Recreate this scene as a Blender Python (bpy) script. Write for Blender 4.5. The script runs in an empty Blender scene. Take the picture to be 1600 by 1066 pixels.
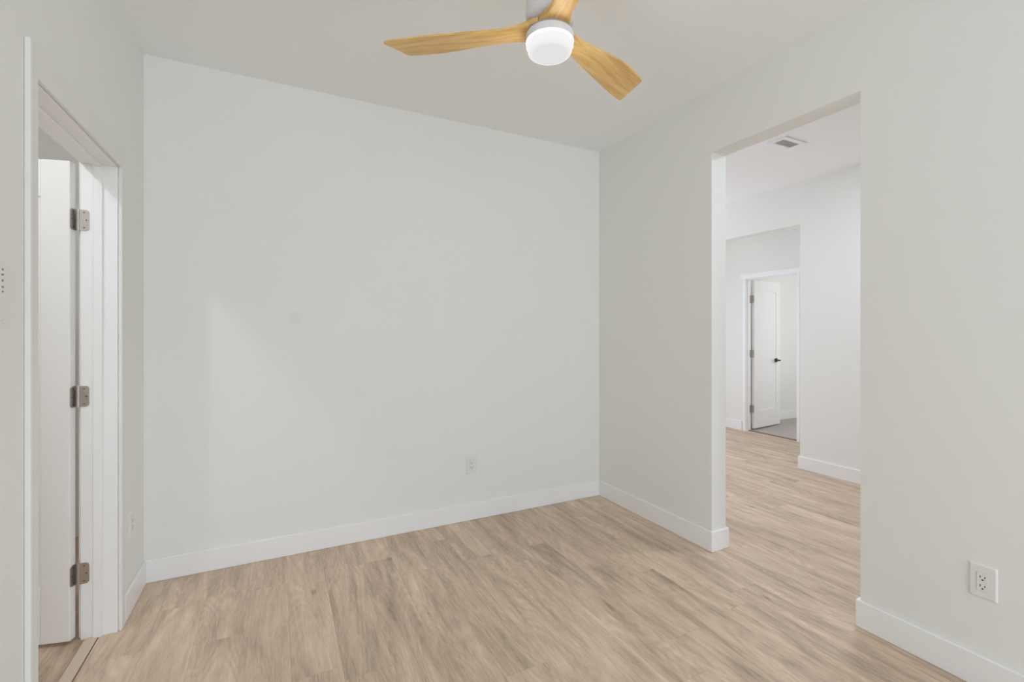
import bpy, bmesh, math, random
from mathutils import Vector, Matrix

# ------------------------------------------------------------------ camera, world, lights, exposure
S = bpy.context.scene
COL = S.collection
H_CAM = 1.305
cam_d = bpy.data.cameras.new('camera')
cam = bpy.data.objects.new('camera', cam_d)
COL.objects.link(cam)
cam.location = (0, 0, H_CAM)
cam.rotation_euler = (math.radians(90), 0, math.radians(-26.761))
cam_d.sensor_width = 36.0
cam_d.lens = 36.0 * 725.86 / 1600.0
cam_d.shift_y = -(533.0 - 519.2) / 1600.0
cam_d.clip_start = 0.02
S.camera = cam

S.view_settings.view_transform = 'Standard'
S.view_settings.look = 'None'
S.view_settings.gamma = 1.0
S.view_settings.use_curve_mapping = False
S.view_settings.exposure = 0.0
S.cycles.diffuse_bounces = 8
S.cycles.max_bounces = 14

W = bpy.data.worlds.new('world')
S.world = W
W.use_nodes = True
W.node_tree.nodes['Background'].inputs[0].default_value = (0.9, 0.95, 1.0, 1)
W.node_tree.nodes['Background'].inputs[1].default_value = 0.5


def area(name, loc, target, sx, sy, power, color=(1, 1, 1), shape='RECTANGLE', spread=180):
    l = bpy.data.lights.new(name, 'AREA')
    l.shape = shape
    l.size = sx
    if shape in ('RECTANGLE', 'ELLIPSE'):
        l.size_y = sy
    l.energy = power
    l.color = color
    l.spread = math.radians(spread)
    o = bpy.data.objects.new(name, l)
    COL.objects.link(o)
    o.location = loc
    o.rotation_euler = (Vector(target) - Vector(loc)).to_track_quat('-Z', 'Y').to_euler()
    return o


# daylight from the window behind the camera, hall and bathroom ceiling lamps, added fill lights
area('rear_window_daylight', (0.84, -2.95, 1.40), (0.84, 3.0, 1.40), 2.7, 2.5, 50.0, (0.86, 1.0, 1.20))
area('hall_fill_light', (3.45, 5.25, 1.35), (3.45, 0.0, 1.35), 1.7, 2.2, 27.5, (0.90, 1.0, 1.24))  # fill added at the closed hall end to lift the hall ceiling
area('hall_ceiling_lamp', (3.35, 1.45, 2.735), (3.35, 1.45, 0), 0.35, 0.35, 15.5, (0.92, 1.0, 1.12), 'DISK')
area('alcove_fill_light', (5.0, 4.2, 2.735), (5.0, 4.2, 0), 0.35, 0.35, 0.5, (1.0, 1.0, 0.9), 'DISK')  # weak fill added to set the alcove wall tone, not a fixture
area('bedroom_fill_light', (6.75, 2.63, 1.45), (6.75, 4.0, 1.45), 1.3, 1.5, 12, (0.99, 1.0, 1.06))  # added fill: lights the far door's face, leaves the gap behind it dark
bath_d = bpy.data.lights.new('bathroom_ceiling_lamp', 'POINT')
bath_d.energy = 15
bath_d.shadow_soft_size = 0.045
bath_d.color = (0.98, 1.0, 1.06)
bath = bpy.data.objects.new('bathroom_ceiling_lamp', bath_d)
COL.objects.link(bath)
bath.location = (-1.22, 1.62, 2.6)

# ------------------------------------------------------------------ dimensions
CEIL = 2.751
XL, XR, YB = -0.622, 2.306, 3.018          # left, right and back wall faces
WT = 0.123                                  # wall thickness
LY0, LY1, LZ = 1.792, 2.577, 2.022          # left doorway
RY0, RY1, RZ = 1.143, 1.934, 2.376          # cased-free opening in the right wall
XB, BY = 4.462, 2.728                       # projecting wall block in the hall
XF, FY0, FY1, FZ = 5.53, 3.417, 4.09, 2.005  # far doorway
YREAR = -3.0
BBH, BBT = 0.120, 0.014

# ------------------------------------------------------------------ mesh helpers


def box(bm, x0, x1, y0, y1, z0, z1):
    vs = [bm.verts.new((x, y, z)) for x in (x0, x1) for y in (y0, y1) for z in (z0, z1)]
    for f in ((0, 1, 3, 2), (4, 6, 7, 5), (0, 4, 5, 1), (2, 3, 7, 6), (0, 2, 6, 4), (1, 5, 7, 3)):
        bm.faces.new([vs[i] for i in f])


def prism(bm, pts, o, ux, uy, uz):
    """closed 2-D outline pts in the plane (ux, uy) at o, extruded by the vector uz"""
    o, ux, uy, uz = Vector(o), Vector(ux), Vector(uy), Vector(uz)
    a = [bm.verts.new(o + ux * p[0] + uy * p[1]) for p in pts]
    b = [bm.verts.new(o + ux * p[0] + uy * p[1] + uz) for p in pts]
    n = len(pts)
    bm.faces.new(a[::-1])
    bm.faces.new(b)
    for i in range(n):
        bm.faces.new((a[i], a[(i + 1) % n], b[(i + 1) % n], b[i]))


def lathe(bm, prof, o=(0, 0, 0), seg=64, axis='Z'):
    o = Vector(o)
    rings = []
    for r, z in prof:
        if r < 1e-6:
            rings.append([bm.verts.new(o + Vector((0, 0, z)))])
        else:
            rings.append([bm.verts.new(o + Vector((r * math.cos(2 * math.pi * k / seg), r * math.sin(2 * math.pi * k / seg), z))) for k in range(seg)])
    for a, b in zip(rings, rings[1:]):
        for k in range(seg):
            k2 = (k + 1) % seg
            if len(a) == 1 and len(b) == 1:
                continue
            if len(a) == 1:
                bm.faces.new((a[0], b[k], b[k2]))
            elif len(b) == 1:
                bm.faces.new((a[k], b[0], a[k2]))
            else:
                bm.faces.new((a[k], b[k], b[k2], a[k2]))


def tube(bm, p0, p1, r, seg=20):
    p0, p1 = Vector(p0), Vector(p1)
    d = (p1 - p0)
    q = d.to_track_quat('Z', 'Y')
    a, b = [], []
    for k in range(seg):
        v = q @ Vector((r * math.cos(2 * math.pi * k / seg), r * math.sin(2 * math.pi * k / seg), 0))
        a.append(bm.verts.new(p0 + v))
        b.append(bm.verts.new(p1 + v))
    bm.faces.new(a[::-1])
    bm.faces.new(b)
    for k in range(seg):
        bm.faces.new((a[k], a[(k + 1) % seg], b[(k + 1) % seg], b[k]))


def rrect(x0, x1, y0, y1, r, n=6, corners=(1, 1, 1, 1)):
    """rounded rectangle outline, counter-clockwise from the lower right corner"""
    out = []
    for i, (cx, cy, a0) in enumerate(((x1 - r, y0 + r, -90), (x1 - r, y1 - r, 0), (x0 + r, y1 - r, 90), (x0 + r, y0 + r, 180))):
        if corners[i]:
            for k in range(n + 1):
                a = math.radians(a0 + 90 * k / n)
                out.append((cx + r * math.cos(a), cy + r * math.sin(a)))
        else:
            out.append(((x1, y0), (x1, y1), (x0, y1), (x0, y0))[i])
    return out


def obj(name, bm, mat, parent=None, bevel=0.0, smooth=False, seg=2, loc=None):
    bmesh.ops.recalc_face_normals(bm, faces=bm.faces[:])
    me = bpy.data.meshes.new(name)
    bm.to_mesh(me)
    bm.free()
    me.materials.append(mat)
    if smooth:
        for p in me.polygons:
            p.use_smooth = True
    o = bpy.data.objects.new(name, me)
    COL.objects.link(o)
    if loc is not None:
        o.location = loc
    if parent is not None:
        o.parent = parent
    if bevel > 0:
        m = o.modifiers.new('bevel', 'BEVEL')
        m.width = bevel
        m.segments = seg
        m.limit_method = 'ANGLE'
        m.angle_limit = math.radians(40)
        m.harden_normals = False
    return o


def boxes(name, lst, mat, parent=None, bevel=0.0, loc=None):
    bm = bmesh.new()
    for b in lst:
        box(bm, *b)
    return obj(name, bm, mat, parent, bevel, loc=loc)


def tag(o, label=None, cat=None, group=None, kind=None):
    if label:
        o['label'] = label
    if cat:
        o['category'] = cat
    if group:
        o['group'] = group
    if kind:
        o['kind'] = kind
    return o


def struct(o, label, cat):
    return tag(o, label, cat, None, 'structure')


def thing(name, label, cat, loc, rotz=0.0, group=None):
    o = bpy.data.objects.new(name, None)
    COL.objects.link(o)
    o.empty_display_size = 0.1
    o.location = loc
    o.rotation_euler = (0, 0, rotz)
    return tag(o, label, cat, group)


# ------------------------------------------------------------------ materials


def srgb(r, g, b):
    f = lambda c: (c / 255 / 12.92) if c / 255 <= 0.04045 else ((c / 255 + 0.055) / 1.055) ** 2.4
    return (f(r), f(g), f(b), 1)


def plain(name, col, rough=0.5, metal=0.0, spec=0.5, bump=0.0, bscale=200.0):
    m = bpy.data.materials.new(name)
    m.use_nodes = True
    nt = m.node_tree
    b = nt.nodes['Principled BSDF']
    b.inputs['Base Color'].default_value = (*col[:3], 1)
    b.inputs['Roughness'].default_value = rough
    b.inputs['Metallic'].default_value = metal
    b.inputs['Specular IOR Level'].default_value = spec
    if bump > 0:
        tc = nt.nodes.new('ShaderNodeTexCoord')
        n = nt.nodes.new('ShaderNodeTexNoise')
        n.inputs['Scale'].default_value = bscale
        n.inputs['Detail'].default_value = 4
        bp = nt.nodes.new('ShaderNodeBump')
        bp.inputs['Strength'].default_value = bump
        bp.inputs['Distance'].default_value = 0.002
        nt.links.new(tc.outputs['Object'], n.inputs['Vector'])
        nt.links.new(n.outputs['Fac'], bp.inputs['Height'])
        nt.links.new(bp.outputs['Normal'], b.inputs['Normal'])
    return m


M_WALL = plain('wall_paint', (0.87, 0.87, 0.835), 0.75, spec=0.25, bump=0.12, bscale=160)
M_CEIL = plain('ceiling_paint', (0.94, 0.945, 0.935), 0.9, spec=0.1, bump=0.12, bscale=120)
M_TRIM = plain('trim_paint', (0.93, 0.93, 0.925), 0.35, spec=0.4)
M_CASING = plain('casing_paint', (0.84, 0.84, 0.81), 0.6, spec=0.2)
M_DOOR = plain('door_paint', (0.92, 0.92, 0.91), 0.4, spec=0.4)
M_PLATE = plain('white_plastic', (0.84, 0.84, 0.81), 0.35)
M_SLOT = plain('slot_black', (0.02, 0.02, 0.02), 0.6)
M_NICKEL = plain('satin_nickel', (0.56, 0.52, 0.49), 0.32, metal=1.0)
M_SCREW = plain('screw_metal', (0.22, 0.20, 0.18), 0.4, metal=1.0)
M_BLACK = plain('black_metal', (0.03, 0.03, 0.03), 0.4, metal=0.3)
M_FANWHITE = plain('fan_white', (0.80, 0.80, 0.81), 0.4)
M_GAP = plain('fan_shadow_grey', (0.42, 0.40, 0.38), 0.6)
M_VENTDARK = plain('duct_dark', (0.34, 0.34, 0.33), 0.8)
M_GREYMARK = plain('grey_print', (0.28, 0.28, 0.27), 0.6)


def mat_wall_back():
    m = M_WALL.copy()
    m.name = 'wall_paint_with_patch'
    nt = m.node_tree
    b = nt.nodes['Principled BSDF']
    tc = nt.nodes.new('ShaderNodeTexCoord')
    d = nt.nodes.new('ShaderNodeVectorMath')
    d.operation = 'DISTANCE'
    d.inputs[1].default_value = (0.094, YB, 1.389)
    ra = nt.nodes.new('ShaderNodeMapRange')
    ra.inputs['From Min'].default_value = 0.030
    ra.inputs['From Max'].default_value = 0.042
    ra.inputs['To Min'].default_value = 1.0
    ra.inputs['To Max'].default_value = 0.0
    mx = nt.nodes.new('ShaderNodeMix')
    mx.data_type = 'RGBA'
    mx.inputs['A'].default_value = (0.87, 0.87, 0.835, 1)
    mx.inputs['B'].default_value = (0.84, 0.84, 0.806, 1)
    nt.links.new(tc.outputs['Object'], d.inputs[0])
    nt.links.new(d.outputs['Value'], ra.inputs['Value'])
    nt.links.new(ra.outputs['Result'], mx.inputs['Factor'])
    nt.links.new(mx.outputs['Result'], b.inputs['Base Color'])
    return m


def mat_planks():
    """vinyl planks running along Y: rows 0.18 m wide, boards 1.22 m long, random tone per board, oak grain"""
    m = bpy.data.materials.new('oak_vinyl_planks')
    m.use_nodes = True
    nt = m.node_tree
    N, L = nt.nodes, nt.links
    b = N['Principled BSDF']
    tc = N.new('ShaderNodeTexCoord')
    sp = N.new('ShaderNodeSeparateXYZ')
    L.new(tc.outputs['Object'], sp.inputs[0])

    def math_(op, a, c=None, d=None):
        n = N.new('ShaderNodeMath')
        n.operation = op
        for i, v in enumerate((a, c, d)):
            if v is None:
                continue
            if isinstance(v, (int, float)):
                n.inputs[i].default_value = v
            else:
                L.new(v, n.inputs[i])
        return n.outputs[0]

    PW, PL = 0.18, 1.22
    xs = math_('DIVIDE', math_('ADD', sp.outputs['X'], 4.994), PW)
    row = math_('FLOOR', xs)
    fx = math_('FRACT', xs)
    wn = N.new('ShaderNodeTexWhiteNoise')
    wn.noise_dimensions = '1D'
    L.new(row, wn.inputs['W'])
    ys = math_('ADD', math_('DIVIDE', sp.outputs['Y'], PL), math_('MULTIPLY', wn.outputs['Value'], 7.31))
    brd = math_('FLOOR', ys)
    fy = math_('FRACT', ys)
    cid = N.new('ShaderNodeCombineXYZ')
    L.new(row, cid.inputs[0])
    L.new(brd, cid.inputs[1])
    wn2 = N.new('ShaderNodeTexWhiteNoise')
    wn2.noise_dimensions = '3D'
    L.new(cid.outputs[0], wn2.inputs['Vector'])
    rnd = wn2.outputs['Value']
    sc = N.new('ShaderNodeSeparateColor')
    L.new(wn2.outputs['Color'], sc.inputs[0])

    # grain coordinates: stretched along the board, offset per board
    gv = N.new('ShaderNodeCombineXYZ')
    L.new(math_('ADD', math_('MULTIPLY', sp.outputs['X'], 1.0), math_('MULTIPLY', sc.outputs[0], 31.0)), gv.inputs[0])
    L.new(math_('ADD', math_('MULTIPLY', sp.outputs['Y'], 0.11), math_('MULTIPLY', sc.outputs[1], 17.0)), gv.inputs[1])
    L.new(math_('MULTIPLY', rnd, 9.0), gv.inputs[2])

    def noise(scale, detail, rough=0.55, dist=0.0, vec=None):
        n = N.new('ShaderNodeTexNoise')
        n.inputs['Scale'].default_value = scale
        n.inputs['Detail'].default_value = detail
        n.inputs['Roughness'].default_value = rough
        n.inputs['Distortion'].default_value = dist
        L.new((vec or gv).outputs[0], n.inputs['Vector'])
        return n.outputs['Fac']

    # broader, less stretched coordinates for blotches and cathedral figure
    gw = N.new('ShaderNodeCombineXYZ')
    L.new(math_('ADD', sp.outputs['X'], math_('MULTIPLY', sc.outputs[1], 23.0)), gw.inputs[0])
    L.new(math_('ADD', math_('MULTIPLY', sp.outputs['Y'], 0.15), math_('MULTIPLY', sc.outputs[2], 19.0)), gw.inputs[1])
    L.new(math_('MULTIPLY', rnd, 13.0), gw.inputs[2])
    blotch = noise(9.0, 3, 0.5, 1.2, gw)
    big = noise(16.0, 4, 0.55, 0.9)
    mid = noise(46.0, 5, 0.6, 0.6)
    fine = noise(170.0, 4, 0.7)

    # cathedral figure: growth rings cut by the board face = contour lines of a smooth field
    gx = N.new('ShaderNodeVectorMath')
    gx.operation = 'MULTIPLY'
    gx.inputs[1].default_value = (1.0, 1.0, 1.0)
    L.new(gw.outputs[0], gx.inputs[0])
    fld = noise(4.2, 1.5, 0.45, 0.7, gx)
    ring = math_('SINE', math_('MULTIPLY', fld, 190.0))
    ring = math_('MULTIPLY', ring, math_('MULTIPLY', blotch, blotch))

    # scattered small knots, elongated along the grain
    kv = N.new('ShaderNodeCombineXYZ')
    L.new(sp.outputs['X'], kv.inputs[0])
    L.new(math_('MULTIPLY', sp.outputs['Y'], 0.5), kv.inputs[1])
    vo = N.new('ShaderNodeTexVoronoi')
    vo.inputs['Scale'].default_value = 4.6
    L.new(kv.outputs[0], vo.inputs['Vector'])
    vsc = N.new('ShaderNodeSeparateColor')
    L.new(vo.outputs['Color'], vsc.inputs[0])
    pick = math_('GREATER_THAN', vsc.outputs[0], 0.45)
    kd = N.new('ShaderNodeMapRange')
    kd.inputs['From Min'].default_value = 0.03
    kd.inputs['From Max'].default_value = 0.15
    kd.inputs['To Min'].default_value = 1.0
    kd.inputs['To Max'].default_value = 0.0
    L.new(math_('ADD', vo.outputs['Distance'], math_('MULTIPLY', math_('SUBTRACT', mid, 0.4), 0.25)), kd.inputs['Value'])
    knot = math_('MULTIPLY', math_('POWER', kd.outputs[0], 2.0), pick)

    # tone 0..1
    t = math_('ADD', math_('MULTIPLY', rnd, 0.12), math_('MULTIPLY', blotch, 0.95))
    t = math_('ADD', t, math_('MULTIPLY', big, 0.55))
    t = math_('ADD', t, math_('MULTIPLY', mid, 0.45))
    t = math_('ADD', t, math_('MULTIPLY', fine, 0.6))
    t = math_('ADD', t, math_('MULTIPLY', ring, 0.17))
    t = math_('SUBTRACT', t, math_('MULTIPLY', knot, 0.6))
    t = math_('SUBTRACT', t, 0.84)
    t = math_('MULTIPLY_ADD', t, 1.3, -0.15)
    cr = N.new('ShaderNodeValToRGB')
    e = cr.color_ramp.elements
    e[0].position = 0.0
    e[0].color = FLOOR_DARK
    e[1].position = 1.0
    e[1].color = FLOOR_LIGHT
    k = cr.color_ramp.elements.new(0.5)
    k.color = FLOOR_MID
    L.new(t, cr.inputs[0])
    # pinkish / greyish board to board
    hue = N.new('ShaderNodeMix')
    hue.data_type = 'RGBA'
    hue.blend_type = 'MULTIPLY'
    hue.inputs['Factor'].default_value = 1.0
    hr = N.new('ShaderNodeValToRGB')
    hr.color_ramp.elements[0].color = (1.0, 0.985, 0.95, 1)
    hr.color_ramp.elements[1].color = (1.0, 0.945, 0.925, 1)
    L.new(math_('ADD', math_('MULTIPLY', sc.outputs[2], 0.3), math_('MULTIPLY', big, 0.7)), hr.inputs[0])
    L.new(cr.outputs[0], hue.inputs['A'])
    L.new(hr.outputs[0], hue.inputs['B'])
    # seams between boards
    ex = math_('MINIMUM', fx, math_('SUBTRACT', 1.0, fx))
    ey = math_('MULTIPLY', math_('MINIMUM', fy, math_('SUBTRACT', 1.0, fy)), PL / PW)
    ed = math_('MINIMUM', ex, ey)
    sm = N.new('ShaderNodeMapRange')
    sm.inputs['From Min'].default_value = 0.002
    sm.inputs['From Max'].default_value = 0.011
    sm.inputs['To Min'].default_value = 0.22
    sm.inputs['To Max'].default_value = 0.0
    L.new(ed, sm.inputs['Value'])
    mx = N.new('ShaderNodeMix')
    mx.data_type = 'RGBA'
    mx.inputs['B'].default_value = (0.20, 0.13, 0.085, 1)
    L.new(sm.outputs[0], mx.inputs['Factor'])
    L.new(hue.outputs['Result'], mx.inputs['A'])
    L.new(mx.outputs['Result'], b.inputs['Base Color'])
    b.inputs['Roughness'].default_value = 0.42
    b.inputs['Specular IOR Level'].default_value = 0.5
    bp = N.new('ShaderNodeBump')
    bp.inputs['Strength'].default_value = 0.15
    bp.inputs['Distance'].default_value = 0.001
    L.new(math_('SUBTRACT', fine, math_('MULTIPLY', sm.outputs[0], 2.0)), bp.inputs['Height'])
    L.new(bp.outputs['Normal'], b.inputs['Normal'])
    return m


FLOOR_DARK = (0.35, 0.265, 0.185, 1)
FLOOR_MID = (0.645, 0.502, 0.378, 1)
FLOOR_LIGHT = (0.84, 0.695, 0.545, 1)


def mat_blade():
    m = bpy.data.materials.new('oak_fan_blade')
    m.use_nodes = True
    nt = m.node_tree
    N, L = nt.nodes, nt.links
    b = N['Principled BSDF']
    tc = N.new('ShaderNodeTexCoord')
    mp = N.new('ShaderNodeMapping')
    mp.inputs['Scale'].default_value = (1.1, 14.0, 14.0)
    L.new(tc.outputs['Object'], mp.inputs[0])
    n = N.new('ShaderNodeTexNoise')
    n.inputs['Scale'].default_value = 3.2
    n.inputs['Detail'].default_value = 5
    n.inputs['Distortion'].default_value = 0.8
    L.new(mp.outputs[0], n.inputs['Vector'])
    n2 = N.new('ShaderNodeTexNoise')
    n2.inputs['Scale'].default_value = 18
    n2.inputs['Detail'].default_value = 3
    L.new(mp.outputs[0], n2.inputs['Vector'])
    a = N.new('ShaderNodeMath')
    a.operation = 'MULTIPLY_ADD'
    a.inputs[1].default_value = 0.3
    L.new(n2.outputs['Fac'], a.inputs[0])
    L.new(n.outputs['Fac'], a.inputs[2])
    cr = N.new('ShaderNodeValToRGB')
    cr.color_ramp.elements[0].position = 0.40
    cr.color_ramp.elements[0].color = (0.65, 0.365, 0.10, 1)
    cr.color_ramp.elements[1].position = 0.80
    cr.color_ramp.elements[1].color = (0.90, 0.61, 0.245, 1)
    L.new(a.outputs[0], cr.inputs[0])
    L.new(cr.outputs[0], b.inputs['Base Color'])
    b.inputs['Roughness'].default_value = 0.4
    return m


def mat_opal():
    """lit opal glass: the light source sits behind the rim, so the upright rim gives off more than the flat bottom"""
    m = bpy.data.materials.new('lit_opal_glass')
    m.use_nodes = True
    N, L = m.node_tree.nodes, m.node_tree.links
    b = N['Principled BSDF']
    b.inputs['Base Color'].default_value = (0.01, 0.01, 0.01, 1)
    b.inputs['Roughness'].default_value = 1.0
    b.inputs['Specular IOR Level'].default_value = 0.0
    b.inputs['Emission Color'].default_value = (1.0, 0.99, 0.985, 1)
    tc = N.new('ShaderNodeTexCoord')
    sp = N.new('ShaderNodeSeparateXYZ')
    L.new(tc.outputs['Object'], sp.inputs[0])
    ln = N.new('ShaderNodeVectorMath')
    ln.operation = 'LENGTH'
    cb = N.new('ShaderNodeCombineXYZ')
    L.new(sp.outputs['X'], cb.inputs[0])
    L.new(sp.outputs['Y'], cb.inputs[1])
    L.new(cb.outputs[0], ln.inputs[0])
    cr = N.new('ShaderNodeMapRange')
    cr.inputs['From Min'].default_value = 0.062
    cr.inputs['From Max'].default_value = 0.085
    cr.inputs['To Min'].default_value = 0.75
    cr.inputs['To Max'].default_value = 0.93
    L.new(ln.outputs['Value'], cr.inputs['Value'])
    rim = N.new('ShaderNodeMapRange')
    rim.inputs['From Min'].default_value = 2.383 - CEIL
    rim.inputs['From Max'].default_value = 2.386 - CEIL
    rim.inputs['To Min'].default_value = 0.0
    rim.inputs['To Max'].default_value = 13.0
    L.new(sp.outputs['Z'], rim.inputs['Value'])
    ad = N.new('ShaderNodeMath')
    L.new(cr.outputs[0], ad.inputs[0])
    L.new(rim.outputs[0], ad.inputs[1])
    L.new(ad.outputs[0], b.inputs['Emission Strength'])
    return m


M_WALLB = mat_wall_back()
M_FLOOR = mat_planks()
M_CARPET = plain('grey_carpet', (0.52, 0.475, 0.45), 0.95, spec=0.1, bump=0.8, bscale=400)
M_STRIP = plain('oak_strip', (0.68, 0.54, 0.42), 0.45)
M_BLADE = mat_blade()
M_GLOW = mat_opal()

# ------------------------------------------------------------------ room shell
X_LO, X_HI, Y_HI = -3.1, 8.1, 5.4

struct(boxes('floor', [(X_LO, XF + 0.05, YREAR - 0.4, Y_HI, -0.1, 0)], M_FLOOR), 'light oak vinyl plank floor of the room and hall', 'floor')
struct(boxes('floor.001', [(XF + 0.05, X_HI, 2.6, Y_HI, -0.1, 0.004)], M_CARPET), 'grey carpet in the bedroom behind the far door', 'floor')
struct(boxes('ceiling', [(X_LO, X_HI, YREAR - 0.4, Y_HI, CEIL, CEIL + 0.1)], M_CEIL), 'white painted ceiling above the room and hall', 'ceiling')

struct(boxes('wall_back', [(XL - WT, XR + WT, YB, YB + WT, 0, CEIL)], M_WALLB), 'blank off-white back wall behind the fan', 'wall')
struct(boxes('wall_left', [
    (XL - WT, XL, YREAR, LY0 - 0.019, 0, CEIL),
    (XL - WT, XL, LY0 - 0.019, LY1 + 0.019, LZ + 0.019, CEIL),
    (XL - WT, XL, LY1 + 0.019, YB, 0, CEIL)], M_WALL), 'off-white left wall with the doorway', 'wall')
struct(boxes('wall_right', [
    (XR, XR + WT, YREAR, RY0, 0, CEIL),
    (XR, XR + WT, RY0, RY1, RZ, CEIL),
    (XR, XR + WT, RY1, Y_HI, 0, CEIL)], M_WALL), 'off-white right wall with a tall open passage', 'wall')
struct(boxes('wall_rear', [(X_LO, X_HI, YREAR - 0.4, YREAR - 0.3, 0, CEIL), (XL - WT, XR + WT, YREAR - 0.1, YREAR, 0, CEIL)], M_WALL), 'off-white wall behind the camera', 'wall')
# hall
struct(boxes('wall_hall', [(XB, XB + 1.0, YREAR - 0.3, BY, 0, CEIL)], M_WALL), 'white projecting hall wall seen through the passage', 'wall')
struct(boxes('wall_header', [(XB, XB + 0.12, BY, Y_HI, 2.338, CEIL)], M_WALL), 'white dropped header above the alcove entrance', 'wall')
struct(boxes('wall_alcove', [
    (XF, XF + 0.095, BY - 0.1, FY0 - 0.019, 0, CEIL),
    (XF, XF + 0.095, FY0 - 0.019, FY1 + 0.019, FZ + 0.019, CEIL),
    (XF, XF + 0.095, FY1 + 0.019, Y_HI, 0, CEIL)], M_WALL), 'white alcove wall around the far doorway', 'wall')
struct(boxes('wall_hall_end', [(XR + WT, X_HI, Y_HI - 0.1, Y_HI, 0, CEIL)], M_WALL), 'white wall closing the hall behind the passage', 'wall')
# bedroom behind the far door, bathroom behind the left door
struct(boxes('wall_bedroom', [(XF + 0.095, X_HI, 4.37, 4.47, 0, CEIL), (X_HI - 0.1, X_HI, 2.6, 4.37, 0, CEIL), (XF + 0.095, X_HI, 2.5, 2.6, 0, CEIL)], M_WALL), 'white bedroom wall behind the far door', 'wall')
struct(boxes('wall_bathroom', [(X_LO, X_LO + 0.1, 0.5, 4.0, 0, CEIL), (X_LO, XL - WT, 0.4, 0.5, 0, CEIL), (X_LO, XL - WT, 3.9, 4.0, 0, CEIL)], M_WALL), 'white wall of the room behind the left door', 'wall')

# baseboards


def base(name, lst, label):
    return struct(boxes(name, lst, M_TRIM, bevel=0.004), label, 'baseboard')


base('baseboard_back', [(XL, XR, YB - BBT, YB, 0, BBH)], 'white baseboard along the back wall')
base('baseboard_left', [(XL, XL + BBT, LY1 + 0.062, YB - BBT, 0, BBH)], 'short white baseboard between door casing and back corner')
bm = bmesh.new()
t = BBT
prism(bm, [(XR, YB - t), (XR - t, YB - t), (XR - t, RY1 - t), (XR + WT + t, RY1 - t), (XR + WT + t, RY1 + 0.4), (XR + WT, RY1 + 0.4), (XR + WT, RY1), (XR, RY1)], (0, 0, 0), (1, 0, 0), (0, 1, 0), (0, 0, BBH))
struct(obj('baseboard_right', bm, M_TRIM, bevel=0.004), 'white baseboard wrapping the far side of the passage', 'baseboard')
bm = bmesh.new()
prism(bm, [(XR, YREAR), (XR - t, YREAR), (XR - t, RY0 + t), (XR + WT + t, RY0 + t), (XR + WT + t, YREAR), (XR + WT, YREAR), (XR + WT, RY0), (XR, RY0)], (0, 0, 0), (1, 0, 0), (0, 1, 0), (0, 0, BBH))
struct(obj('baseboard_right.001', bm, M_TRIM, bevel=0.004), 'white baseboard on the near side of the passage below the right outlet', 'baseboard')
bm = bmesh.new()
prism(bm, [(XB, YREAR), (XB - t, YREAR), (XB - t, BY + t), (XB + 1.0, BY + t), (XB + 1.0, BY), (XB, BY)], (0, 0, 0), (1, 0, 0), (0, 1, 0), (0, 0, BBH))
struct(obj('baseboard_hall', bm, M_TRIM, bevel=0.004), 'white baseboard around the projecting hall wall', 'baseboard')
base('baseboard_alcove', [(XF - t, XF, FY1 + 0.06, Y_HI - 0.1, 0, BBH)], 'white baseboard left of the far door casing')
base('baseboard_bedroom', [(XF + 0.2, X_HI - 0.1, 4.37 - t, 4.37, 0.004, BBH)], 'white baseboard inside the bedroom beyond the far door')

# ------------------------------------------------------------------ door frames


def door_frame(name, label, xface, sgn, depth, y0, y1, zh, stop0, stop1, cw, ch, over, mc, cb):
    """jamb, stop and casing of a doorway in a wall at x = xface; sgn = direction from the room face into the wall"""
    e = thing(name, label, 'door frame', (xface, (y0 + y1) / 2, 0))
    e['kind'] = 'structure'
    yc = (y0 + y1) / 2
    X = lambda a, b: (min(sgn * a, sgn * b), max(sgn * a, sgn * b))
    a, b = X(0, depth)
    J = 0.019
    boxes('jamb', [(a, b, y0 - J - yc, y0 - yc, 0, zh + J), (a, b, y1 - yc, y1 + J - yc, 0, zh + J), (a, b, y0 - yc, y1 - yc, zh, zh + J)], M_TRIM, e, 0.0015)
    a, b = X(stop0, stop1)
    boxes('door_stop', [(a, b, y0 - yc, y0 + 0.011 - yc, 0, zh), (a, b, y1 - 0.011 - yc, y1 - yc, 0, zh), (a, b, y0 + 0.011 - yc, y1 - 0.011 - yc, zh - 0.011, zh)], M_TRIM, e, 0.002)
    for s_, h_, R in ((0, 0.015, 0.004), (depth, 0.012, 0.016)):
        a, b = X(s_ - h_, s_) if s_ == 0 else X(s_, s_ + h_)
        bm = bmesh.new()
        yo0, yo1, yi0, yi1 = y0 - R - cw - yc, y1 + R + cw - yc, y0 - R - yc, y1 + R - yc
        zt, zi = zh + R + ch, zh + R
        out = [(yo0, 0), (yi0, 0), (yi0, zi), (yi1, zi), (yi1, 0), (yo1, 0)]
        out += [(yo1, zi + 0.001), (yo1 + over, zi + 0.001), (yo1 + over, zt), (yo0 - over, zt), (yo0 - over, zi + 0.001), (yo0, zi + 0.001)] if over > 0 else [(yo1, zt), (yo0, zt)]
        prism(bm, out, (a, 0, 0), (0, 1, 0), (0, 0, 1), (b - a, 0, 0))
        obj('casing', bm, mc, e, cb)
    return e


door_frame('trim_1', 'white casing and jamb of the left doorway', XL, -1, WT, LY0, LY1, LZ, 0.050, 0.080, 0.050, 0.094, 0.0, M_CASING, 0.005)
door_frame('trim_2', 'white casing and jamb of the far doorway in the alcove', XF, 1, 0.095, FY0, FY1, FZ, 0.022, 0.055, 0.036, 0.068, 0.03, M_TRIM, 0.002)

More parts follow.
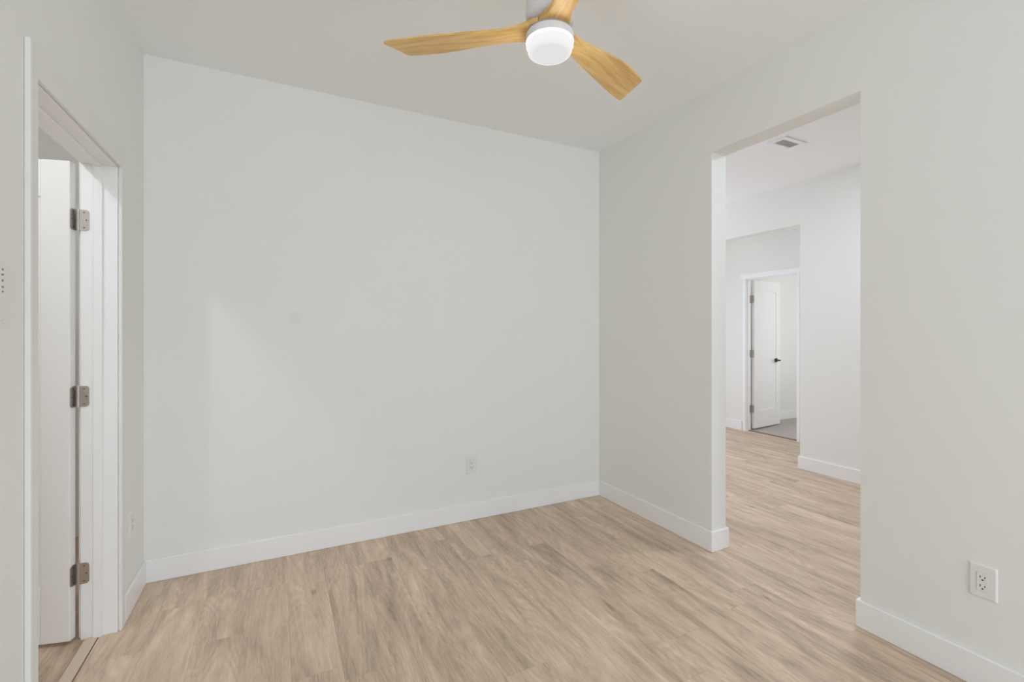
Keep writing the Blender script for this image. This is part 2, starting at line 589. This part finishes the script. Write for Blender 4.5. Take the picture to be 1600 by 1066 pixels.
# wooden transition strip under the left door, metal threshold under the far door
t3 = struct(boxes('trim_3', [(-0.729, -0.686, LY0, LY1 - 0.002, 0, 0.005)], M_STRIP, bevel=0.001), 'narrow oak transition strip across the left doorway floor', 'threshold')
struct(boxes('trim_4', [(XF + 0.035, XF + 0.075, FY0, FY1, 0, 0.007)], plain('bronze_strip', (0.22, 0.17, 0.13), 0.5), bevel=0.002), 'dark brown threshold strip under the far door', 'threshold')

boxes('joint', [(-0.686, -0.6825, LY0, LY1 - 0.002, 0, 0.0012)], plain('groove_shade_brown', (0.16, 0.11, 0.08), 0.7), t3)  # thin dark box, its colour stands in for shade in the groove

# ------------------------------------------------------------------ doors


def door_leaf(parent, w, h, th, z0, y_out):
    """leaf along local -Y... built along local +X from the hinge edge; thickness along Y from 0 to -th"""
    bm = bmesh.new()
    st, rt, rb = 0.105, 0.16, 0.235
    U, V, T = (1, 0, 0), (0, 0, 1), (0, -th, 0)
    o = (0, 0, z0)
    prism(bm, [(0, 0), (st, 0), (st, h), (0, h)], o, U, V, T)
    prism(bm, [(w - st, 0), (w, 0), (w, h), (w - st, h)], o, U, V, T)
    prism(bm, [(st, 0), (w - st, 0), (w - st, rb), (st, rb)], o, U, V, T)
    n = 14
    arc = []
    for k in range(n + 1):
        u = k / n
        arc.append((st + (w - 2 * st) * u, h - rt + 0.022 * (math.sin(math.pi * u) ** 0.8 if 0 < u < 1 else 0) + 0.005))
    prism(bm, arc + [(w - st, h), (st, h)], o, U, V, T)
    leaf = obj('leaf', bm, M_DOOR, parent, 0.004)
    bm = bmesh.new()
    prism(bm, [(st - 0.005, rb - 0.005), (w - st + 0.005, rb - 0.005), (w - st + 0.005, h - rt + 0.03), (st - 0.005, h - rt + 0.03)], (0, -0.009, z0), U, V, (0, -(th - 0.018), 0))
    obj('panel', bm, M_DOOR, parent)
    return leaf


def hinge(parent, pivot, z, jamb_dir, door_dir, jn, dn, hh=0.089, lw=0.033, label=None, doff=0.0, dstart=0.003):
    """hinge of two leaves and a knuckle, in the parent's coordinates; jamb_dir/door_dir run from the knuckle along each leaf,
    jn/dn are the leaf's outward normals"""
    e = bpy.data.objects.new('hinge', None)
    COL.objects.link(e)
    e.empty_display_size = 0.05
    e.parent = parent
    e.location = (pivot[0], pivot[1], z)
    if label:
        e['label'] = label
    for nm, d, n, off, st in (('hinge_plate', jamb_dir, jn, 0.0, 0.003), ('hinge_plate', door_dir, dn, doff, dstart)):
        bm = bmesh.new()
        d, n = Vector(d), Vector(n)
        prism(bm, rrect(st, st + lw, -hh / 2, hh / 2, 0.013, 6, (1, 1, 0, 0)), n * (off - 0.001), d, (0, 0, 1), n * 0.0032)
        pl = obj(nm, bm, M_NICKEL, e, 0.0006)
        for (a, b) in ((0.0195, 0.032), (0.027, 0.0), (0.0195, -0.032)):
            s = bmesh.new()
            c = d * (a + st - 0.003) + n * off + Vector((0, 0, b))
            tube(s, c + n * 0.0015, c + n * 0.0028, 0.0035, 12)
            obj('screw', s, M_SCREW, e)
    bm = bmesh.new()
    k = hh / 5
    for i in range(5):
        tube(bm, (0, 0, -hh / 2 + k * i + 0.0006), (0, 0, -hh / 2 + k * (i + 1) - 0.0006), 0.0062, 20)
    tube(bm, (0, 0, -hh / 2 - 0.003), (0, 0, hh / 2 + 0.003), 0.0045, 16)
    obj('knuckle', bm, M_NICKEL, e, 0.0006)
    return e


def lever(parent, x, y, z, toward, out):
    """square-rose lever handle on a door face; out = +-1 (y direction away from the face)"""
    e = bpy.data.objects.new('door_handle', None)
    COL.objects.link(e)
    e.empty_display_size = 0.05
    e.parent = parent
    e.location = (x, y, z)
    e['label'] = 'black square-rose lever handle'
    boxes('rose', [(-0.026, 0.026, min(0, out * 0.009), max(0, out * 0.009), -0.026, 0.026)], M_BLACK, e, 0.002)
    bm = bmesh.new()
    tube(bm, (0, out * 0.008, 0), (0, out * 0.05, 0), 0.010)
    a, b = sorted((out * 0.042, out * 0.058))
    x0, x1 = sorted((-toward * 0.010, toward * 0.105))
    box(bm, x0, x1, a, b, -0.009, 0.009)
    obj('lever', bm, M_BLACK, e, 0.002)


# left door: opened 105 degrees into the bathroom, hinge knuckle on the far jamb
d1 = thing('door_1', 'white interior door standing open behind the left doorway', 'door', (-0.752, LY1 - 0.001, 0))
d1['kind'] = 'structure'
THL = math.radians(180 - 15)
d1.rotation_euler = (0, 0, THL)
# local +X points away from the hinge; the face seen by the camera is local +Y side reversed, so build leaf on local Y 0..th
Rz = Matrix.Rotation(-THL, 3, 'Z')


def loc1(v):
    return tuple(Rz @ Vector(v))


def shifted_leaf(parent, w, h, th, z0, dx, dy):
    n0 = set(COL.objects)
    door_leaf(parent, w, h, th, z0, None)
    for o in set(COL.objects) - n0:
        o.location = (dx, dy, 0)


# visible face lies towards -Y in the world = local (+) side; thickness runs to the far side
dd = loc1((0.004, 0.007, 0))
shifted_leaf(d1, 0.765, 2.003, 0.035, 0.016, 0.016 + dd[0], 0.0345 + dd[1])
for z in (1.780, 1.033, 0.283):
    hinge(d1, (0.0, 0.0), z, loc1((1, 0, 0)), loc1((-0.259 * 1.0, -0.966, 0)), loc1((0, -1, 0)), loc1((0.966, -0.259, 0)), label='satin nickel butt hinge on the left door', doff=-0.0135, dstart=-0.006)
lever(d1, 0.765 - 0.05, 0.035, 0.96, -1, 1)

# far door: opened into the bedroom, hinged at the left jamb
d2 = thing('door_2', 'white arched-panel door standing open at the far end of the hall', 'door', (XF + 0.099, FY1 - 0.003, 0))
d2['kind'] = 'structure'
THR = math.radians(6.5)
d2.rotation_euler = (0, 0, THR)
shifted_leaf(d2, 0.66, 1.975, 0.035, 0.024, 0.012, 0.0)
R2 = Matrix.Rotation(-THR, 3, 'Z')
loc2 = lambda v: tuple(R2 @ Vector(v))
for z in (1.745, 1.02, 0.285):
    hinge(d2, (0.0, -0.002), z, loc2((-1, 0, 0)), (0.0, -1, 0), loc2((0, -1, 0)), (-1, 0, 0), hh=0.1, label='satin nickel butt hinge on the far door')
lever(d2, 0.56, -0.035, 0.915, -1, -1)

# ------------------------------------------------------------------ ceiling fan
FX, FY = 0.9133, 1.4959
fan = thing('ceiling_fan', 'white ceiling fan with three oak blades and a lit opal light', 'ceiling fan', (FX, FY, CEIL))
Z = lambda z: z - CEIL
bm = bmesh.new()
lathe(bm, [(0, Z(CEIL)), (0.075, Z(CEIL)), (0.075, Z(2.735)), (0.066, Z(2.715)), (0.030, Z(2.700)), (0, Z(2.700))])
obj('canopy', bm, M_FANWHITE, fan, smooth=False, bevel=0.001)
bm = bmesh.new()
tube(bm, (0, 0, Z(2.715)), (0, 0, Z(2.59)), 0.0125, 24)
obj('downrod', bm, M_FANWHITE, fan, smooth=False)
bm = bmesh.new()
lathe(bm, [(0, Z(2.605)), (0.03, Z(2.604)), (0.06, Z(2.596)), (0.080, Z(2.575)), (0.089, Z(2.545)), (0.091, Z(2.50)), (0.088, Z(2.468)), (0.0, Z(2.466))])
obj('motor_housing', bm, M_FANWHITE, fan, smooth=True)
bm = bmesh.new()
lathe(bm, [(0, Z(2.4655)), (0.060, Z(2.4655)), (0.060, Z(2.434)), (0.083, Z(2.431)), (0.0835, Z(2.4225)), (0, Z(2.4225))])
obj('blade_mount', bm, M_GAP, fan, bevel=0.001)
bm = bmesh.new()
lathe(bm, [(0, Z(2.4225)), (0.086, Z(2.4225)), (0.0895, Z(2.4195)), (0.0900, Z(2.394)), (0.0885, Z(2.3915)), (0, Z(2.3915))])
obj('light_ring', bm, M_FANWHITE, fan, bevel=0.0008, smooth=False)
bm = bmesh.new()
pr = [(0, Z(2.3915)), (0.0885, Z(2.3915)), (0.0890, Z(2.378)), (0.0870, Z(2.3745)), (0.0835, Z(2.3735))]
for k in range(0, 9):
    a = math.radians(90 * k / 8)
    pr.append((0.0675 + 0.0155 * math.cos(a), Z(2.3625) - 0.0135 * math.sin(a)))
pr += [(0.035, Z(2.3475)), (0, Z(2.3468))]
lathe(bm, pr)
obj('light_diffuser', bm, M_GLOW, fan, smooth=True)

# the lamp's own light, given off just under the opal glass
def fan_lamp():
    l = bpy.data.lights.new('fan_lamp_glow', 'POINT')
    l.energy = 1.2
    l.shadow_soft_size = 0.05
    l.color = (1.0, 0.98, 0.95)
    o = bpy.data.objects.new('fan_lamp_glow', l)
    COL.objects.link(o)
    o.location = (FX, FY, 2.265)


fan_lamp()

# blade sections: r, y on the leading side, y on the trailing side, bottom z on each side, thickness
SEC = [
    (0.020, 0.034, -0.034, 2.432, 2.432, 0.032),
    (0.036, 0.058, -0.058, 2.432, 2.432, 0.032),
    (0.060, 0.054, -0.054, 2.431, 2.431, 0.032),
    (0.082, 0.0465, -0.0485, 2.431, 2.431, 0.031),
    (0.105, 0.0395, -0.0455, 2.432, 2.432, 0.029),
    (0.130, 0.0345, -0.0450, 2.433, 2.435, 0.026),
    (0.160, 0.0325, -0.0470, 2.4345, 2.439, 0.022),
    (0.200, 0.0345, -0.0525, 2.436, 2.444, 0.018),
    (0.250, 0.0405, -0.0595, 2.437, 2.449, 0.015),
    (0.310, 0.0470, -0.0695, 2.4375, 2.454, 0.013),
    (0.380, 0.0535, -0.0815, 2.438, 2.458, 0.0115),
    (0.450, 0.0600, -0.0870, 2.438, 2.460, 0.0105),
    (0.520, 0.0650, -0.0855, 2.4375, 2.461, 0.010),
    (0.575, 0.0675, -0.0800, 2.437, 2.461, 0.009),
]


def blade_mesh():
    bm = bmesh.new()
    NS = 12
    rings = []
    secs = [[r, ya, yb, za, zb, th, 0.0] for r, ya, yb, za, zb, th in SEC]
    # slanted, round-cornered tip: r differs on the two sides
    rows = []
    for r, ya, yb, za, zb, th, _ in secs:
        rows.append([(r, ya + (yb - ya) * k / NS, za + (zb - za) * k / NS) for k in range(NS + 1)])
    for f, sh in ((0.55, 1.0), (0.80, 0.985), (0.93, 0.955), (1.0, 0.88)):
        row = []
        for k in range(NS + 1):
            u = k / NS
            ya, yb = 0.0685 * sh, (-0.0775 if f < 0.7 else -0.0755) * sh
            rt = 0.6475 + (0.6040 - 0.6475) * u
            rc = 0.575 + (rt - 0.575) * f
            row.append((rc, ya + (yb - ya) * u, 2.437 + 0.024 * u))
        rows.append(row)
    ths = [s[5] for s in secs] + [0.0088, 0.0085, 0.008, 0.006]
    for row, th in zip(rows, ths):
        bot, top = [], []
        n = len(row)
        for k, (x, y, z) in enumerate(row):
            u = k / (n - 1)
            e = abs(2 * u - 1)
            rnd = th * 0.18 * max(0, (e - 0.80) / 0.20) ** 2
            bot.append(bm.verts.new((x, y, Z(z) + rnd)))
            top.append(bm.verts.new((x, y, Z(z) + th - rnd)))
        rings.append(bot + top[::-1])
    n = len(rings[0])
    for a, b in zip(rings, rings[1:]):
        for k in range(n):
            bm.faces.new((a[k], a[(k + 1) % n], b[(k + 1) % n], b[k]))
    bm.faces.new(rings[0][::-1])
    bm.faces.new(rings[-1])
    return bm


b0 = obj('blade', blade_mesh(), M_BLADE, fan, smooth=True)
b0.modifiers.new('edges', 'EDGE_SPLIT').split_angle = math.radians(38)
AX = math.radians(168 - 26.761)
b0.rotation_euler = (0, 0, AX)
for k in (1, 2):
    c = b0.copy()
    COL.objects.link(c)
    c.parent = fan
    c.rotation_euler = (0, 0, AX - k * 2 * math.pi / 3)

# ------------------------------------------------------------------ outlets


def outlet(label, loc, rotz, w, h, group=None):
    """plate in the local XZ plane, facing local -Y"""
    e = thing('wall_outlet', label, 'outlet', loc, rotz)
    bm = bmesh.new()
    # plate with chamfered rim: base outline and smaller front outline
    o1 = rrect(-w / 2, w / 2, -h / 2, h / 2, 0.004, 4)
    o2 = rrect(-w / 2 + 0.004, w / 2 - 0.004, -h / 2 + 0.004, h / 2 - 0.004, 0.003, 4)
    a = [bm.verts.new((x, 0, z)) for x, z in o1]
    a2 = [bm.verts.new((x, -0.003, z)) for x, z in o1]
    b = [bm.verts.new((x, -0.0065, z)) for x, z in o2]
    n = len(a)
    bm.faces.new(a)
    bm.faces.new(b[::-1])
    for p, q in ((a, a2), (a2, b)):
        for i in range(n):
            bm.faces.new((p[i], p[(i + 1) % n], q[(i + 1) % n], q[i]))
    obj('cover_plate', bm, M_PLATE, e)
    # thin dark joint and the decorator insert
    rw, rh = 0.0165, 0.0335
    bm = bmesh.new()
    box(bm, -rw - 0.0008, rw + 0.0008, -0.0068, -0.006, -rh - 0.0008, rh + 0.0008)
    obj('joint', bm, plain('joint_grey', (0.45, 0.45, 0.44), 0.6), e)
    bm = bmesh.new()
    box(bm, -rw, rw, -0.0085, -0.006, -rh, rh)
    rec = obj('receptacle', bm, M_PLATE, e, 0.0008)
    for zc in (0.0175, -0.0145):
        for x, ww, hh in ((-0.0064, 0.0024, 0.0085), (0.0064, 0.0024, 0.0070)):
            bm = bmesh.new()
            box(bm, x - ww / 2, x + ww / 2, -0.0088, -0.0080, zc - hh / 2, zc + hh / 2)
            obj('slot', bm, M_SLOT, rec)
        bm = bmesh.new()
        pts = [(0.0030 * math.cos(math.radians(a)), zc - 0.0105 + 0.0030 * math.sin(math.radians(a))) for a in range(0, 181, 20)]
        pts = [(-0.0030, zc - 0.0125), (0.0030, zc - 0.0125)] + pts
        prism(bm, pts, (0, -0.0088, 0), (1, 0, 0), (0, 0, 1), (0, 0.0008, 0))
        obj('slot', bm, M_SLOT, rec)
    return e


outlet('white wall outlet on the right wall above the baseboard by the passage', (XR, 0.741, 0.392), math.radians(-90), 0.076, 0.121)
outlet('small white outlet low in the middle of the back wall', (1.204, YB, 0.381), 0.0, 0.079, 0.119)
outlet('white outlet low on the left wall beside the door casing', (XL, 2.775, 0.400), math.radians(90), 0.075, 0.121)

# ------------------------------------------------------------------ wall cradle with remote at the left edge
rm = thing('fan_remote', 'white wall remote with grey button marks at the left edge of the photo', 'remote', (XL, 1.608, 1.405), math.radians(90))
bm = bmesh.new()
prism(bm, rrect(-0.022, 0.022, -0.070, 0.070, 0.005, 4), (0, 0, 0), (1, 0, 0), (0, 0, 1), (0, -0.004, 0))
body = obj('body', bm, M_PLATE, rm, 0.001)
for i, (x, z, w, h) in enumerate(((0.012, 0.058, 0.009, 0.005), (0.012, 0.045, 0.010, 0.005), (0.012, 0.030, 0.008, 0.006), (0.012, 0.014, 0.010, 0.005), (0.012, 0.002, 0.007, 0.005),
                                  (-0.010, 0.058, 0.009, 0.005), (-0.010, 0.045, 0.008, 0.005), (-0.010, 0.030, 0.009, 0.006), (-0.010, 0.014, 0.008, 0.005), (-0.010, 0.002, 0.009, 0.005))):
    bm = bmesh.new()
    prism(bm, rrect(x - w / 2, x + w / 2, z - h / 2, z + h / 2, 0.002, 3), (0, -0.0038, 0), (1, 0, 0), (0, 0, 1), (0, -0.0008, 0))
    obj('button', bm, M_GREYMARK, rm)

# ------------------------------------------------------------------ ceiling vent in the hall
vx0, vx1, vy0, vy1 = 3.372, 3.563, 2.180, 2.262
fl = 0.034
vt = thing('ceiling_vent', 'small white ceiling vent with dark louvres above the passage', 'vent', ((vx0 + vx1) / 2, (vy0 + vy1) / 2, CEIL))
hx, hy = (vx1 - vx0) / 2, (vy1 - vy0) / 2
boxes('frame', [(-hx - fl, -hx, -hy - fl, hy + fl, -0.009, 0), (hx, hx + fl, -hy - fl, hy + fl, -0.009, 0), (-hx, hx, -hy - fl, -hy, -0.009, 0), (-hx, hx, hy, hy + fl, -0.009, 0)], M_TRIM, vt, 0.002)
boxes('duct', [(-hx, hx, -hy, hy, -0.0012, 0)], M_VENTDARK, vt)
for k in range(5):
    y = -hy + (k + 0.5) * 2 * hy / 5
    bm = bmesh.new()
    prism(bm, [(-0.0062, -0.0080), (-0.0056, -0.0087), (0.0062, -0.0052), (0.0056, -0.0045)], (-hx, y, 0), (0, 1, 0), (0, 0, 1), (2 * hx, 0, 0))
    obj('slat', bm, M_FANWHITE, vt)
